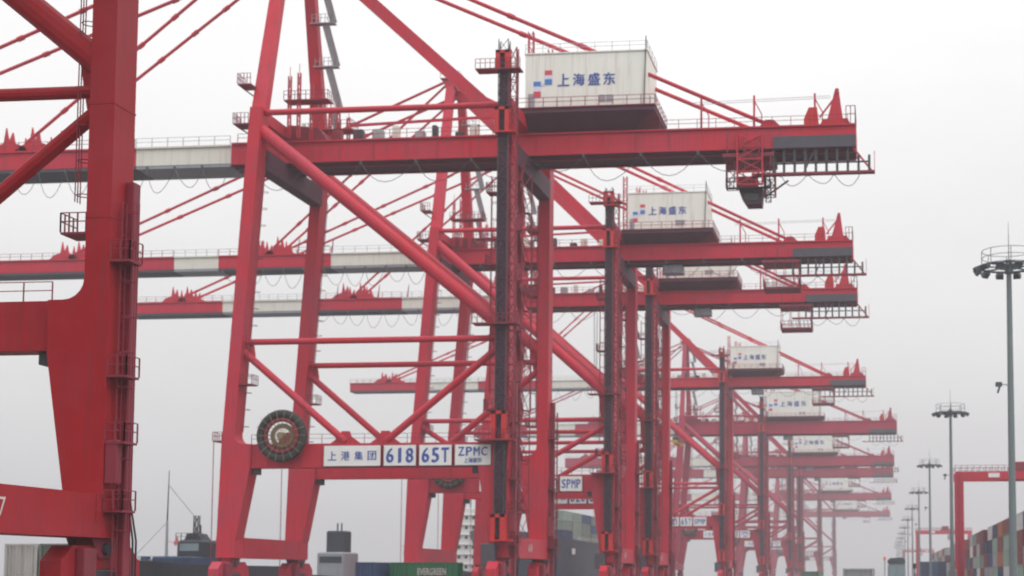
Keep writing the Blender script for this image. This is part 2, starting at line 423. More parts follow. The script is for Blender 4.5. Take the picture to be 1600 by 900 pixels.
        MB().tube((wo(topz)+0.9,y,topz-0.4),(-0.6,y,topz-0.4),0.36,10).build("upper_tie", R, root)
        # platforms at the head of the waterside leg
        for z, ex in ((gt-0.2, 1.9), (gt+4.6, 1.6)):
            x = wo(min(z,topz))
            MB().box(x-ex,x+0.1,y-1.3,y+1.0,z,z+.14).beam((x-ex+.1,y,z),(x,y,z-1.1),.15,.15).rail([(x,y-1.3,z+.14),(x-ex,y-1.3,z+.14),(x-ex,y+1.0,z+.14)],1.25,0.45,0.035).build("platform","red_deep",root)
        # upper A-frame leg, leaning in towards the apex
        al = MB().beam((wo(topz)+0.75,y,topz-0.5),(wo(topz)+0.85,s*3.2,T["apex"]),1.3,1.7,(1,0,0),1.2,1.3).build("mast_leg", R, root)
        if s > 0:
            x0 = wo(topz)+2.6
            zz = topz+0.3; k = 0
            while zz < T["apex"]-6:
                ya = s*HS + (s*3.2-s*HS)*(zz-topz)/(T["apex"]-topz); zb = zz+5.2
                yb = s*HS + (s*3.2-s*HS)*(zb-topz)/(T["apex"]-topz)
                st = MB().beam((x0+1.2,ya-0.5,zz),(x0+0.1,yb-0.5,zb),0.9,0.22,(0,1,0)).beam((x0+1.5,ya-0.9,zz+0.9),(x0+0.4,yb-0.9,zb+0.9),0.06,0.06)
                st.box(x0-1.9,x0+1.4,yb-1.0,yb+0.1,zb,zb+.12).rail([(x0-1.6,yb-1.0,zb+.12),(x0+1.4,yb-1.0,zb+.12)],1.1,0.6)
                st.build("stair_flight","galv",al)
                zz = zb + 0.1; k += 1
    # bogies: equaliser beams and wheels under each corner
    for x in (-0.38, wo(6)+1.15):
        sl = MB().box(x-1.12,x+1.12,-HS-1.21,HS+1.21,5.6,8.0)
        for yy in (-HS+1.6, HS-1.6): sl.box(x-1.17,x+1.17,yy-0.25,yy+0.25,6.4,8.02)
        sl = sl.build("sill_beam", R, root)
        for s in (-1, 1):
            y = s*HS
            bo = MB().prism([(y-4.3,3.25),(y-4.3,4.3),(y-3.2,5.15),(y-0.85,5.15),(y-0.75,5.58),(y+0.75,5.58),(y+0.85,5.15),(y+3.2,5.15),(y+4.3,4.3),(y+4.3,3.25),(y+2.5,3.25),(y+1.6,3.9),(y-1.6,3.9),(y-2.5,3.25)], x-0.6, x+0.6, "yz").build("bogie", R, root)
            MB().tube((x-0.95,y,5.0),(x+0.95,y,5.0),0.34,14).build("pivot_pin","dark_steel",bo)
            for sx_ in (-1, 1): MB().prism([(y-1.5,5.59),(y-0.7,4.5),(y+0.7,4.5),(y+1.5,5.59)], x+sx_*0.64-0.03+sx_*0.08, x+sx_*0.64+0.03+sx_*0.08, "yz").build("lug_plate","red_deep",bo)
            MB().bbox(x-0.9,x+0.9,y-1.1,y+1.1,3.0,3.85,0.08).build("drive_motor","dark_steel",bo)
            MB().bbox(x+0.62,x+1.15,y-2.9,y-1.6,3.4,5.0,0.06).build("rail_clamp","red_deep",bo)
            for t in (-3.4, 3.4):
                MB().prism([(y+t-2.0,1.4),(y+t-1.6,2.3),(y+t-0.5,3.2),(y+t+0.5,3.2),(y+t+1.6,2.3),(y+t+2.0,1.4),(y+t+1.0,1.3),(y+t,2.1),(y+t-1.0,1.3)], x-0.62, x+0.62, "yz").build("equaliser","red_bright",bo)
                for u in (-1.5, 1.5):
                    MB().prism([(y+t+u-1.2,0.5),(y+t+u-1.2,0.9),(y+t+u-0.4,1.5),(y+t+u+0.4,1.5),(y+t+u+1.2,0.9),(y+t+u+1.2,0.5)], x-0.5, x+0.5, "yz").build("wheel_truck", R, bo)
                    for w in (-0.65, 0.65):
                        MB().tube((x-0.22,y+t+u+w,0.44),(x+0.22,y+t+u+w,0.44),0.34,12).build("wheel","dark_steel",bo)
    # cross beams under the girder
    for x in (wo(gb)+0.75, 0.0):
        MB().box(x-0.8,x+0.8,-HS+1.2,HS-1.2,gb-2.5,gb-0.06).build("cross_beam","shade_and_cab_dark",root)
        MB().box(x-0.7,x+0.7,-HS+1.2,HS-1.2,topz-1.4,topz-0.03).build("cross_beam", R, root)
    # main girder
    hx, tl = T["hx"], T["tail"]
    g = MB().prism([(-gw,gb+0.0),(gw,gb),(gw,gt),(-gw,gt)], hx+0.15, tl, "yz")
    g.box(hx+0.2,tl-0.05,-gw-0.28,gw+0.28,gt-0.14,gt+0.06)
    g.box(hx+0.2,tl-0.1,-gw-0.22,gw+0.22,gb-0.06,gb+0.12)
    for i in range(int((tl-hx)/4.1)):
        xx = hx+2+i*4.1; g.box(xx-.05,xx+.05,-gw-0.1,gw+0.1,gb+0.1,gt-0.1)
    g = g.build("girder", R, root)
    MB().box(hx+0.3,tl-0.15,-gw+0.02,gw-0.02,gb-0.17,gb-0.065).build("underside_shade_plate","shade_and_cab_dark",g)  # added plate, its dark colour paints in the shade below the girder
    for s in (-1, 1):
        MB().rail([(hx+1,s*(gw+0.2),gt+.06),(-1.5,s*(gw+0.2),gt+.06)],1.1,2.2,0.035).build("railing","red_deep",g)
        MB().rail([(17,s*(gw+0.2),gt+.06),(tl-1,s*(gw+0.2),gt+.06)],1.1,2.2,0.035).build("railing","red_deep",g)
        MB().box(hx+0.3,tl-0.2,s*gw*0.62-0.2,s*gw*0.62+0.2,gb-0.42,gb-0.07).build("trolley_rail","red_deep",g)
    MB().box(tl-9.9,tl-0.1,-gw-0.31,-gw-0.23,gb-0.1,gb+1.35).build("side_panel","dark_panel",g)
    random.seed(3)
    for i in range(9):                                   # machinery standing along the girder walkway
        xx = -24 + i*2.5 + random.uniform(-.5,.5); h = random.uniform(0.6,1.9)
        m = random.choice(["dark_steel","galv","red_deep","cream"])
        MB().bbox(xx,xx+random.uniform(0.5,1.3),-gw+0.2,-gw+1.2,gt+.07,gt+.07+h,0.08).build("equipment_box",m,g)
    MB().beam((-22,-gw+0.6,gt+2.0),(-1.5,-gw+0.6,gt+2.6),0.3,0.3).build("cable_tray", R, g)
    # boom, painted in red and cream sections
    for a, b_, c in T["boom"]:
        m = R if c == "R" else c
        xa, xb = hx-a, hx-b_
        bm = MB().box(xb+0.02,xa-0.02,-gw+0.3,gw-0.3,gb+0.25,gt-0.1).box(xb+0.03,xa-0.03,-gw+0.05,gw-0.05,gt-0.25,gt-0.04)
        bm = bm.build("boom_section", m, root)
        for s in (-1, 1):
            MB().rail([(xb+.1,s*(gw-0.1),gt-.04),(xa-.1,s*(gw-0.1),gt-.04)],1.1,2.0,0.035).build("railing","red_deep" if c=="R" else "galv",bm)
        MB().box(xb+0.05,xa-0.05,-gw+0.35,gw-0.35,gb-0.15,gb+0.24).build("underside_shade_slab","dark_panel" if c=="R" else "ship_grey",bm)  # full-width slab: boom's underside shade as colour, dark below red, grey below cream
    # stay brackets on the boom: spiky plates
    for a in (26.0, 29.5, 62.0, 65.0):
        x = hx-a
        bb = MB()
        for s in (-1, 1):
            bb.prism([(x-3.2,gt-.04),(x-2.0,gt+0.9),(x-1.0,gt+1.2),(x-0.7,gt+3.2),(x-0.3,gt+1.4),(x+0.2,gt+2.6),(x+0.5,gt+1.2),(x+1.8,gt+0.7),(x+2.4,gt-.04)], s*(gw-0.8)-0.15, s*(gw-0.8)+0.15)
        bb.box(x-0.5,x+0.5,-gw+0.6,gw-0.6,gt+0.1,gt+0.5)
        bb.build("stay_bracket", R, root)
    for a in (17.0, 23.0, 31.5):
        x = hx-a
        MB().tube((x,-gw+0.6,gt-.04),(x+0.3,-gw+0.6,gt+2.6),0.16,6,0.06).build("lamp_post", "red_deep", root)
    # hinge block and hoist gantry between the mast legs
    x = wo(gt)+3.6
    hb = MB().prism([(x-3.4,gt+.07),(x-3.4,gt+1.6),(x-2.2,gt+2.3),(x+1.6,gt+1.8),(x+2.8,gt+.07)], -gw+0.5, gw-0.5).build("hinge_block","red_deep",root)
    for (xx, yy, h) in ((x-1.4,-4.6,9.0),(x-0.2,-4.6,9.4),(x+0.9,-3.2,8.4),(x+1.5,1.6,6.8),(x+2.6,1.6,6.4),(x+3.5,2.8,5.9)):
        MB().lattice(xx-0.16,xx+0.16,yy-0.16,yy+0.16,gt+.07,gt+h-1.2,1.0,0.05).beam((xx,yy,gt+h-1.2),(xx,yy,gt+h),0.06,0.06).build("guide_post", R, root)
    MB().box(x-2,x+3.6,-5.0,-3.0,gt+4.6,gt+4.75).rail([(x-2,-5.0,gt+4.75),(x+3.6,-5.0,gt+4.75),(x+3.6,-3.0,gt+4.75)],1.1,0.7).build("platform","red_deep",root)
    MB().box(x-0.5,x+4.6,1.0,3.2,gt+2.6,gt+2.75).rail([(x-0.5,1.0,gt+2.75),(x+4.6,1.0,gt+2.75),(x+4.6,3.2,gt+2.75)],1.1,0.7).build("platform","red_deep",root)
    # apex and stays
    az = T["apex"]; ax = wo(topz)+0.85
    MB().box(ax-0.9,ax+0.9,-4.0,4.0,az-0.8,az+0.6).box(ax-1.6,ax+1.6,-4.3,4.3,az+0.6,az+0.75).rail([(ax-1.6,-4.3,az+.75),(ax+1.6,-4.3,az+.75),(ax+1.6,4.3,az+.75)],1.1,1.0).build("apex_beam", R, root)
    MB().beam((ax,0,az-0.2),(-0.6,0,gt+0.4),1.55,1.5).build("backstay", R, root)
    def stay(name, p, q, r, links):
        o = MB().tube(p,q,r,8).build(name, R, root)
        P, Q = Vector(p), Vector(q); a = (Q-P).normalized()
        for t in links:
            c = P.lerp(Q,t); MB().tube(c-a*0.45,c+a*0.45,r*1.4,6).build("link_joint", R, o)
    for s in (-1, 1):
        stay("fore_stay",(ax-0.5,s*3.4,az),(hx-27.5,s*(gw-0.8),gt+1.2),0.21,(0.3,0.42,0.55,0.7,0.85))
        stay("fore_stay",(ax-0.5,s*3.8,az+0.3),(hx-63.0,s*(gw-0.8),gt+1.2),0.24,(0.25,0.38,0.5,0.62,0.75,0.87))
        stay("tail_stay",(ax+0.5,s*3.6,az),(tl-10.4,s*(gw-0.3),gt+0.3),0.25,(0.47,0.62))
        MB().prism([(tl-11.6,gt+.06),(tl-10.9,gt+0.9),(tl-9.9,gt+0.9),(tl-9.0,gt+.06)],s*(gw-0.3)-.25,s*(gw-0.3)+.25).build("stay_lug", R, root)
    # machinery house on its platform
    x0, x1, z0, z1 = T["house"]
    hp = MB(); W0 = gw-0.6
    hp._add([(x0+0.4,-W0,gt+.07),(x1-2.0,-W0,gt+.07),(x1-2.0,W0,gt+.07),(x0+0.4,W0,gt+.07),(x0-0.8,-5.0,z0-0.75),(x1+1.1,-5.0,z0-0.75),(x1+1.1,4.9,z0-0.75),(x0-0.8,4.9,z0-0.75),(x0-0.8,-5.0,z0-0.25),(x1+1.1,-5.0,z0-0.25),(x1+1.1,4.9,z0-0.25),(x0-0.8,4.9,z0-0.25)],
      [(3,2,1,0),(0,1,5,4),(1,2,6,5),(2,3,7,6),(3,0,4,7),(4,5,9,8),(5,6,10,9),(6,7,11,10),(7,4,8,11),(8,9,10,11)])
    hp.build("house_platform","shade_and_cab_dark",root)  # shade beneath the house is put into this dark colour
    ho = MB().bbox(x0,x1,-4.0,4.0,z0-0.2,z1,0.06).build("machinery_house","house_white",root)
    rf = MB().box(x0-0.1,x1+0.12,-4.12,4.12,z1+0.005,z1+0.16).build("house_roof","house_white",ho)
    MB().rail([(x0,-4.0,z1+.16),(x1,-4.0,z1+.16),(x1,4.0,z1+.16)],1.1,2.2,0.03).build("roof_railing","galv",ho)
    fl = MB().box(x0-0.9,x1+1.2,-5.2,5.0,z0-0.24,z0-0.12).build("walkway","red_deep",root)
    MB().rail([(x0-0.9,-5.15,z0-.12),(x1+1.15,-5.15,z0-.12),(x1+1.15,4.9,z0-.12)],1.15,1.75,0.04).build("railing","red_deep",fl)
    MB().tube((x1-0.35,-4.2,z0-0.2),(x1-0.1,-4.2,z1+1.8),0.07,6).build("lightning_rod","dark_steel",ho)
    hl = x1-x0; hh = z1-z0
    for k in (0, 1):
        xx = x0+hl*(0.635+0.06*k)
        v = MB().box(xx-0.38,xx+0.38,-4.1,-3.98,z0+0.7,z0+1.5).build("vent_louvre","ship_grey",ho)
    for k in range(1, 6):
        xx = x0+hl*k/6; MB().box(xx-.02,xx+.02,-4.03,-3.99,z0-.15,z1-.05).build("panel_seam","house_white",ho)
    MB().box(x0+0.4,x0+1.2,-4.06,-3.99,z0-.1,z0+1.9).build("house_door","ship_grey",ho)
    MB().box(x1-0.01,x1+0.05,-2.2,-1.3,z0-.1,z0+1.9).build("house_door","ship_grey",ho)
    # two-block mark and lettering on the wall
    def bar(name, m, u0, u1, w0, w1):
        MB().box(x0+hl*u0,x0+hl*u1,-4.07,-4.005,z1-hh*w1,z1-hh*w0).build(name,m,ho)
    bar("logo_block","logo_blue",0.07,0.13,0.50,0.59); bar("logo_block","logo_pale",0.07,0.13,0.59,0.68); bar("logo_block","logo_red",0.07,0.13,0.68,0.78)
    bar("logo_block","logo_red",0.162,0.222,0.30,0.39); bar("logo_block","logo_pale",0.162,0.222,0.39,0.46); bar("logo_block","logo_blue",0.162,0.222,0.46,0.56)
    bar("logo_block","logo_pale",0.132,0.160,0.53,0.58)
    letters("上海盛东", 0.225*hh, "sign_blue", 0.03, 0.50*hl, ho, (x0+hl*0.505,-4.05,z1-hh*0.485), 0.80)
    # vertical service gantry posts left of the house
    MB().lattice(0.6,1.2,-3.0,-2.4,z0-.1,z1+3.3,1.4,0.07).build("guide_post", R, root)
    MB().lattice(2.2,2.7,1.0,1.5,z1+.17,z1+2.4,1.0,0.06).build("guide_post", R, root)
    MB().lattice(3.3,3.8,1.0,1.5,z1+.17,z1+1.9,1.0,0.06).build("guide_post", R, root)
    # lift mast up the near landside leg with its landings
    ye = -HS-1.2
    MB().box(-0.55,0.45,ye-1.0,ye-0.25,8.0,z1-2.6).box(-0.45,0.35,ye-0.25,ye+0.05,9,topz).build("lift_mast","mast_dark",root)
    MB().lattice(-0.62,0.52,ye-1.1,ye-0.2,8.0,z1-1.0,1.5,0.06).build("lift_rack","dark_steel",root)
    MB().lattice(0.62,1.5,ye-1.0,ye-0.2,p1+1,z1-2.0,2.0,0.09).build("cable_ladder","red_deep",root)
    for z, h, w in ((z0+2.2,2.2,0.9),(gb+0.2,2.9,0.95),(p1+0.2,3.2,0.95),(7.6,2.9,0.9)):
        cg = MB().box(-w,-w+0.5,ye-1.5,ye-0.1,z,z+h).box(w-0.7,w-0.2,ye-1.5,ye-0.1,z,z+h).box(-w,w-0.2,ye-1.5,ye-1.3,z+h-0.35,z+h).box(-w,w+0.6,ye-1.7,ye-0.05,z-0.16,z)
        cg.build("lift_landing","red_bright",root)
    for z, e in ((gt+4.8, 2.6), (32.3, 2.6), (p1+0.0, 2.2)):
        MB().box(-e-0.6,e*0.8,ye-1.8,ye-0.05,z,z+.16).rail([(-e-0.6,ye-1.8,z+.16),(e*0.8,ye-1.8,z+.16)],1.1,0.6).build("platform","red_deep",root)
    # zigzag stair tower between the landside legs
    zz = 8.2; k = 0; sx = 0.4
    st = MB()
    while zz < gb-3:
        ya, yb = (-7.2,-4.4) if k % 2 == 0 else (-4.4,-7.2)
        f = MB().beam((sx,ya,zz),(sx,yb,zz+3.0),0.8,0.2).beam((sx+0.4,ya,zz+1.0),(sx+0.4,yb,zz+4.0),0.06,0.06)
        f.box(sx-0.8,sx+0.8,min(yb,yb+(0.9 if yb>-5 else -0.9)),max(yb,yb+(0.9 if yb>-5 else -0.9)),zz+3.0,zz+3.1)
        f.build("stair_flight","red_deep",root)
        zz += 3.0; k += 1
    MB().lattice(sx-0.9,sx+0.9,-8.2,-3.4,8.0,gb-2.5,3.0,0.07).build("stair_frame","red_deep",root)
    # electrical cabin under the near landside corner
    MB().bbox(-2.0,-0.4,ye-1.5,ye-0.1,4.6,7.2,0.12).build("control_cabin","dark_panel",root)
    # cable reel on the near waterside
    rx, rz_, ry = -26.0, p1+0.85, -HS-1.9
    ro = MB().ring((rx,ry,rz_),2.6,0.46,'y',40,8,0.45).build("cable_reel","rubber",root,smooth=True)
    MB().ring((rx,ry,rz_),1.9,0.26,'y',32,6,0.35).build("inner_coil","red_deep",ro,smooth=True)
    MB().ring((rx,ry+0.25,rz_),1.2,0.28,'y',28,6,0.2).build("inner_coil","brass",ro,smooth=True)
    MB().tube((rx,ry-0.55,rz_),(rx,ry+1.3,rz_),0.42,14).build("hub","brass",ro)
    for i in range(18):
        t = 2*math.pi*i/18
        MB().beam((rx+0.5*math.cos(t),ry-0.5,rz_+0.5*math.sin(t)),(rx+3.0*math.cos(t),ry-0.5,rz_+3.0*math.sin(t)),0.07,0.07,(0,1,0)).build("spoke","brass",ro)
    MB().box(rx-0.6,rx+0.6,ry+0.5,-HS-0.8,rz_-1.8,rz_+0.4).build("reel_bracket",R,ro)
    # trolley with operator cab (or maintenance basket) under the girder
    tx = T["trolley"]
    tr = MB().box(tx-3.2,tx+3.0,-gw-0.2,gw+0.2,gb-0.95,gb-0.5)
    for xx in (tx-2.6,tx-0.6,tx+1.2,tx+2.6):
        for yy in (-gw-0.5,gw+0.5): tr.beam((xx,yy,gb-0.6),(xx,yy,gb+1.4 if xx<tx+2 else gb-2.2),0.14,0.14)
    tr = tr.build("trolley", "red_deep", root)
    if T["cab"] == "cab":
        c = MB().prism([(tx-1.2,gb-5.2),(tx-0.5,gb-6.3),(tx+1.3,gb-6.3),(tx+1.5,gb-4.4),(tx-1.4,gb-4.4)],-1.3,1.3).build("operator_cab","shade_and_cab_dark",tr)
        MB().box(tx-1.5,tx+0.8,-1.4,1.4,gb-4.38,gb-2.9).build("cab_roof","red_bright",tr)
        MB().box(tx-0.7,tx+1.0,-1.38,-1.31,gb-5.9,gb-4.9).build("cab_window","glass",c)
        MB().box(tx-2.9,tx+2.4,-2.2,-1.45,gb-4.5,gb-4.39).rail([(tx-2.9,-2.2,gb-4.39),(tx+2.4,-2.2,gb-4.39)],1.1,0.5,0.05).build("cab_walkway","dark_steel",tr)
        MB().lattice(tx-1.4,tx+1.6,-gw-0.6,-gw-0.1,gb-4.4,gb+1.8,1.5,0.11).build("trolley_tower",R,tr)
        MB().lattice(tx+1.7,tx+3.0,-1.9,-0.6,gb-5.4,gb-0.9,1.1,0.09).build("trolley_tower","red_deep",tr)
        MB().lattice(tx-2.9,tx-1.6,-1.9,-0.6,gb-4.4,gb-0.9,1.1,0.08).build("trolley_tower","red_deep",tr)
        for xx in (tx-2.0,tx-0.9,tx+0.3,tx+1.6,tx+2.3):
            MB().beam((xx,-1.5,gb-3.6),(xx+0.15,-1.5,gb-0.9),0.13,0.13).build("hanger",R,tr)
        MB().beam((tx+1.7,-1.5,gb-5.6),(tx+4.6,-1.5,gb-3.6),0.2,0.2).build("hanger","dark_steel",tr)
        MB().lattice(tx+1.9,tx+2.5,-2.0,-1.4,gb-6.2,gb-3.6,0.8,0.06).build("cab_ladder","dark_steel",tr)
    else:
        MB().box(tx-3.0,tx+3.0,-2.4,2.4,gb-5.2,gb-4.9).build("basket_floor","red_deep",tr)
        bk = MB().rail([(tx-3.0,-2.4,gb-4.9),(tx+3.0,-2.4,gb-4.9),(tx+3.0,2.4,gb-4.9),(tx-3.0,2.4,gb-4.9),(tx-3.0,-2.4,gb-4.9)],1.3,0.8,0.05)
        bk.build("basket_railing","red_deep",tr)
        for xx in (tx-2.9,tx-1.2,tx+0.4,tx+2.9):
            for yy in (-2.3,2.3):
                MB().beam((xx,yy,gb-5.0),(xx,yy,gb-0.9),0.18 if xx>tx+2 else 0.1,0.18 if xx>tx+2 else 0.1).build("hanger",R,tr)
        MB().bbox(7.0,10.4,-1.4,1.4,gb-2.0,gb-0.5,0.3).build("operator_cab","ship_grey",root)
    # hanging maintenance walkway at the tail
    wx0, wx1, wz = tl-9.9, tl+2.2, gb-3.3
    mw = MB().box(wx0-2.6,wx1,-gw-0.3,-gw+0.7,wz,wz+0.25).build("tail_walkway","red_deep",root)
    for i in range(10):
        xx = wx0 + i*1.27
        MB().beam((xx,-gw+0.2,wz+.2),(xx,-gw+0.2,gb-0.08 if xx<tl-0.2 else gb-1.1),0.30 if i % 3 else 0.42,0.3).build("hanger","dark_steel",mw)
    MB().beam((wx0+3.6,-gw+0.2,wz+.2),(wx0+5.0,-gw+0.2,gb-.1),.16,.16).build("hanger","dark_steel",mw)
    MB().beam((wx1-2.6,-gw+0.2,gb-.1),(wx1-0.3,-gw+0.2,wz+.2),.2,.2).build("hanger",R,mw)
    MB().beam((wx1-0.05,-gw+0.2,wz),(wx1-0.05,-gw+0.2,gb-0.6),.08,.08).build("hanger",R,mw)
    MB().box(wx0,wx1-0.6,-gw+0.05,-gw+0.35,wz+1.35,wz+1.5).build("hand_bar","dark_steel",mw)
    # fittings on the tail
    MB().prism([(tl-6.3,gt+.06),(tl-6.3,gt+1.2),(tl-5.7,gt+2.6),(tl-4.7,gt+2.6),(tl-4.5,gt+.06)],-1.8,1.8).build("sheave_housing","red_bright",root)
    MB().prism([(tl-3.9,gt+.06),(tl-3.4,gt+1.4),(tl-2.5,gt+4.9),(tl-2.1,gt+4.9),(tl-1.6,gt+1.2),(tl-1.4,gt+.06)],-1.6,-1.3).prism([(tl-3.9,gt+.06),(tl-3.4,gt+1.4),(tl-2.5,gt+4.9),(tl-2.1,gt+4.9),(tl-1.6,gt+1.2),(tl-1.4,gt+.06)],1.3,1.6).box(tl-2.55,tl-2.05,-1.7,1.7,gt+4.3,gt+4.7).beam((tl-2.4,-1.45,gt+4.0),(tl-4.4,-1.45,gt+1.4),.2,.2).build("tail_frame",R,root)
    MB().prism([(tl-4.4,gt+.07),(tl-4.0,gt+0.9),(tl-1.0,gt+0.9),(tl-0.6,gt+.07)],-2.4,-1.75).build("stay_lug",R,root)
    for xx in (tl-18.6,tl-12.2,tl-4.9):
        MB().beam((xx,-gw,gt+.06),(xx,-gw,gt+3.9),0.24,0.24).beam((xx+0.1,-gw,gt+3.1),(xx+0.9,-gw,gt+1.6),0.12,0.12).beam((xx+0.9,-gw,gt+1.65),(xx+0.9,-gw,gt+.06),0.12,0.12).build("wire_post",R,root)
    for zz in (gt+3.0,gt+3.25):
        MB().beam((tl-19.5,-gw,zz),(tl-3.0,-gw,zz+0.3),0.05,0.05).build("guy_wire","galv",root)
    MB().rail([(tl-1.2,-gw,gt+.06),(tl-0.1,-gw,gt+.06),(tl-0.1,gw,gt+.06)],2.2,0.5,0.05).build("end_railing","red_deep",root)
    # festoon cable loops under the girder and boom
    def loops(xa, xb, n, drop, yy, zt_):
        w = (xb-xa)/n; lr = random.Random(int(n*10+drop*7))
        for i in range(n):
            dr = drop*lr.uniform(0.62,1.15); sk = lr.uniform(-0.12,0.12)
            pts = [(xa+w*(i+t/8+sk*math.sin(math.pi*t/8)), yy, zt_ - dr*(1-(2*t/8-1)**2)) for t in range(9)]
            MB().path(pts,0.042,4).box(xa+w*i-0.12,xa+w*i+0.12,yy-0.12,yy+0.12,zt_-0.25,zt_+0.25).build("festoon_cable","lamp_dark",root)
    loops(hx+3,tl-12,9,2.9,-gw-0.35,gb-0.3)
    loops(hx-36,hx,10,3.0,-gw-0.1,gb-0.25)
    loops(tl-9.0,tl+0.5,3,1.7,-gw-0.1,gb-3.3)
    return root

def add_signs(root, T, words, num, R, sill_y=0.0):
    p0, p1 = T["po"]; y = -HS-1.26
    wide = T is TA
    h0, h1 = p0+0.12, p1-0.32
    x = -21.1
    for k, (w, body) in enumerate(zip((6.75,3.8,3.8,4.2) if wide else (5.6,3.25,3.2,3.55), words)):
        bd = MB().box(x,x+w,y-0.05,y,h0,h1).build("sign_board","sign_white",root)
        MB().box(x-0.07,x+w+0.07,y+0.005,y+0.40,h0-0.07,h1+0.07).build("sign_frame","red_deep",bd)
        hm = (h0+h1)/2; H = h1-h0
        if k == 3 and body == "SPMP":
            letters(body,H*0.62,"sign_blue",0.03,w*0.90,bd,(x+w/2,y-0.075,hm),0.84)
        elif k == 3:
            letters(body,H*0.44,"sign_blue",0.03,w*0.86,bd,(x+w/2,y-0.075,hm+H*0.17),0.84)
            link("lettering",text_mesh("上海振华",H*0.26,"sign_blue",0.03,w*0.5),bd,(x+w/2,y-0.075,hm-H*0.27))
        elif k == 0:
            letters(body,H*0.46,"sign_blue",0.02,w*0.94,bd,(x+w/2,y-0.075,hm),0.66)
        else:
            letters(body,H*0.74,"sign_blue",0.035,w*0.92,bd,(x+w/2,y-0.075,hm),0.80)
        x += w + (0.42 if wide else 0.38)
    me = text_mesh(num,0.95,"white_paint",0.0)
    o = link("sill_number",me,root,(0.765,sill_y,6.9)); o.rotation_euler.z = math.pi/2

CRANES = [  # type, near leg distance, red, number, maker, label
    (TA, 59.8, "red_near", "617", "ZPMC", "nearest red crane, only its landside leg and sill showing at the left edge"),
    (TA, 172.0, "red", "618", "ZPMC", "red quay crane with board reading 618, round cable reel and the largest white machinery house"),
    (TB2, 241.0, "red_b", "619", "SPMP", "red quay crane whose portal board reads SPMP, directly behind the crane numbered 618"),
    (TB, 283.0, "red_b", "620", "SPMP", "red quay crane close behind the SPMP crane, its house hidden under that girder"),
    (TB, 413.0, "red_b", "621", "SPMP", "fifth red quay crane from the camera, small house below the third crane's tail walkway"),
    (TC, 548.0, "red_c", "622", "ZPMC", "sixth red quay crane, first with a long tail reaching out past the other girders"),
    (TC, 711.0, "red_c", "623", "ZPMC", "seventh red quay crane, hazy, its deep girder just under the sixth crane's tail"),
    (TC, 793.0, "red_c", "624", "ZPMC", "eighth red quay crane, hazy, close behind the seventh and half hidden by it"),
    (TC, 1036.0, "red_c", "625", "ZPMC", "ninth red quay crane, pale in the haze, white house low between legs"),
    (TC, 1333.0, "red_c", "626", "ZPMC", "farthest red quay crane, almost lost in the haze"),
]
protos = {}
for T, yn, R, num, mk, lab in CRANES:
    key = (id(T), R)
    if key not in protos:
        r = make_crane(T, R); protos[key] = r; index_kids(); first = True
    else:
        r = copy_tree(protos[key])
    if (key not in protos) or True:
        pass
    r["pending"] = num
    r.location = (-43.6, yn + HS + 1.2, 0)
    tag(r, lab, "crane", "ship-to-shore cranes along the quay")
for T, yn, R, num, mk, lab in CRANES:
    r = next(o for o in COL.objects if o.get("pending") == num)
    add_signs(r, T, ("上港集团", num, "65T", mk), num, R, -1.25 if num == "617" else 0.0)
    del r["pending"]

# hoist ropes and spreader hanging from two of the cranes
def spreader(loc, top, label):
    t = empty("cargo_spreader", loc)
    MB().box(-6.0,6.0,-0.5,0.5,0,0.5).box(-6.1,-5.6,-1.2,1.2,-0.1,0.55).box(5.6,6.1,-1.2,1.2,-0.1,0.55).build("spreader_frame","yellow",t)
    MB().bbox(-1.4,1.4,-0.9,0.9,0.55,1.9,0.15).build("head_block","dark_steel",t)
    for x in (-1.3,-0.7,0.7,1.3):
        MB().tube((x,0,1.8),(x*1.6,0,top-loc[2]),0.035,5).build("hoist_rope","dark_steel",t)
    t.rotation_euler.z = math.pi/2
    tag(t, label, "spreader", "spreaders hanging from crane ropes")
spreader((-56.2,295.0,41.5), 55.4, "yellow and black spreader on thin ropes under the fourth crane's girder")
spreader((-58.0,426.0,40.5), 55.4, "yellow and black spreader hung behind the fourth crane's landside leg")

# ------------------------------------------------------------------ containers
def container_mesh(L, H, color, plain=False):
    key = ("cont", L, H, color)
    if key in TXT: return TXT[key]
    w = 1.219; b = MB()
    # corrugated walls as one closed profile, posts and rails proud of it
    n = int(L/0.56); prof = []
    for i in range(n):
        a = -L/2+0.14+(L-0.28)*i/n; s = (L-0.28)/n
        prof += [(a,0.0),(a+s*0.35,0.0),(a+s*0.5,0.045),(a+s*0.85,0.045)]
    prof.append((L/2-0.14,0.0))
    left = [(-w+0.03+d_, y) for y, d_ in prof]; right = [(w-0.03-d_, y) for y, d_ in prof][::-1]
    b.prism(left+right, 0.12, H-0.03, "xy")
    for sx in (-1, 1):
        for sy in (-1, 1):
            b.box(sx*w-(0.16 if sx>0 else 0), sx*w+(0.16 if sx<0 else 0), sy*L/2-(0.16 if sy>0 else 0), sy*L/2+(0.16 if sy<0 else 0), 0, H)
        b.box(sx*w-(0.07 if sx>0 else 0.0), sx*w+(0.07 if sx<0 else 0.0), -L/2+.16, L/2-.16, H-0.12, H-0.01)
        b.box(sx*w-(0.07 if sx>0 else 0.0), sx*w+(0.07 if sx<0 else 0.0), -L/2+.16, L/2-.16, 0.01, 0.16)
    for sy in (-1, 1):
        y = sy*(L/2-0.06)
        b.box(-w+.16,w-.16,min(y,y+sy*0.05),max(y,y+sy*0.05),H-.13,H-.01); b.box(-w+.16,w-.16,min(y,y+sy*0.05),max(y,y+sy*0.05),.01,.16)
    for x in (-0.85,-0.35,0.35,0.85):
        b.box(x-.025,x+.025,-L/2+.02,-L/2+.14,.1,H-.08)
    b.box(-.03,.03,-L/2+.06,-L/2+.14,.1,H-.08)
    me = b.mesh("shipping_container","box "+color); TXT[key] = me
    return me
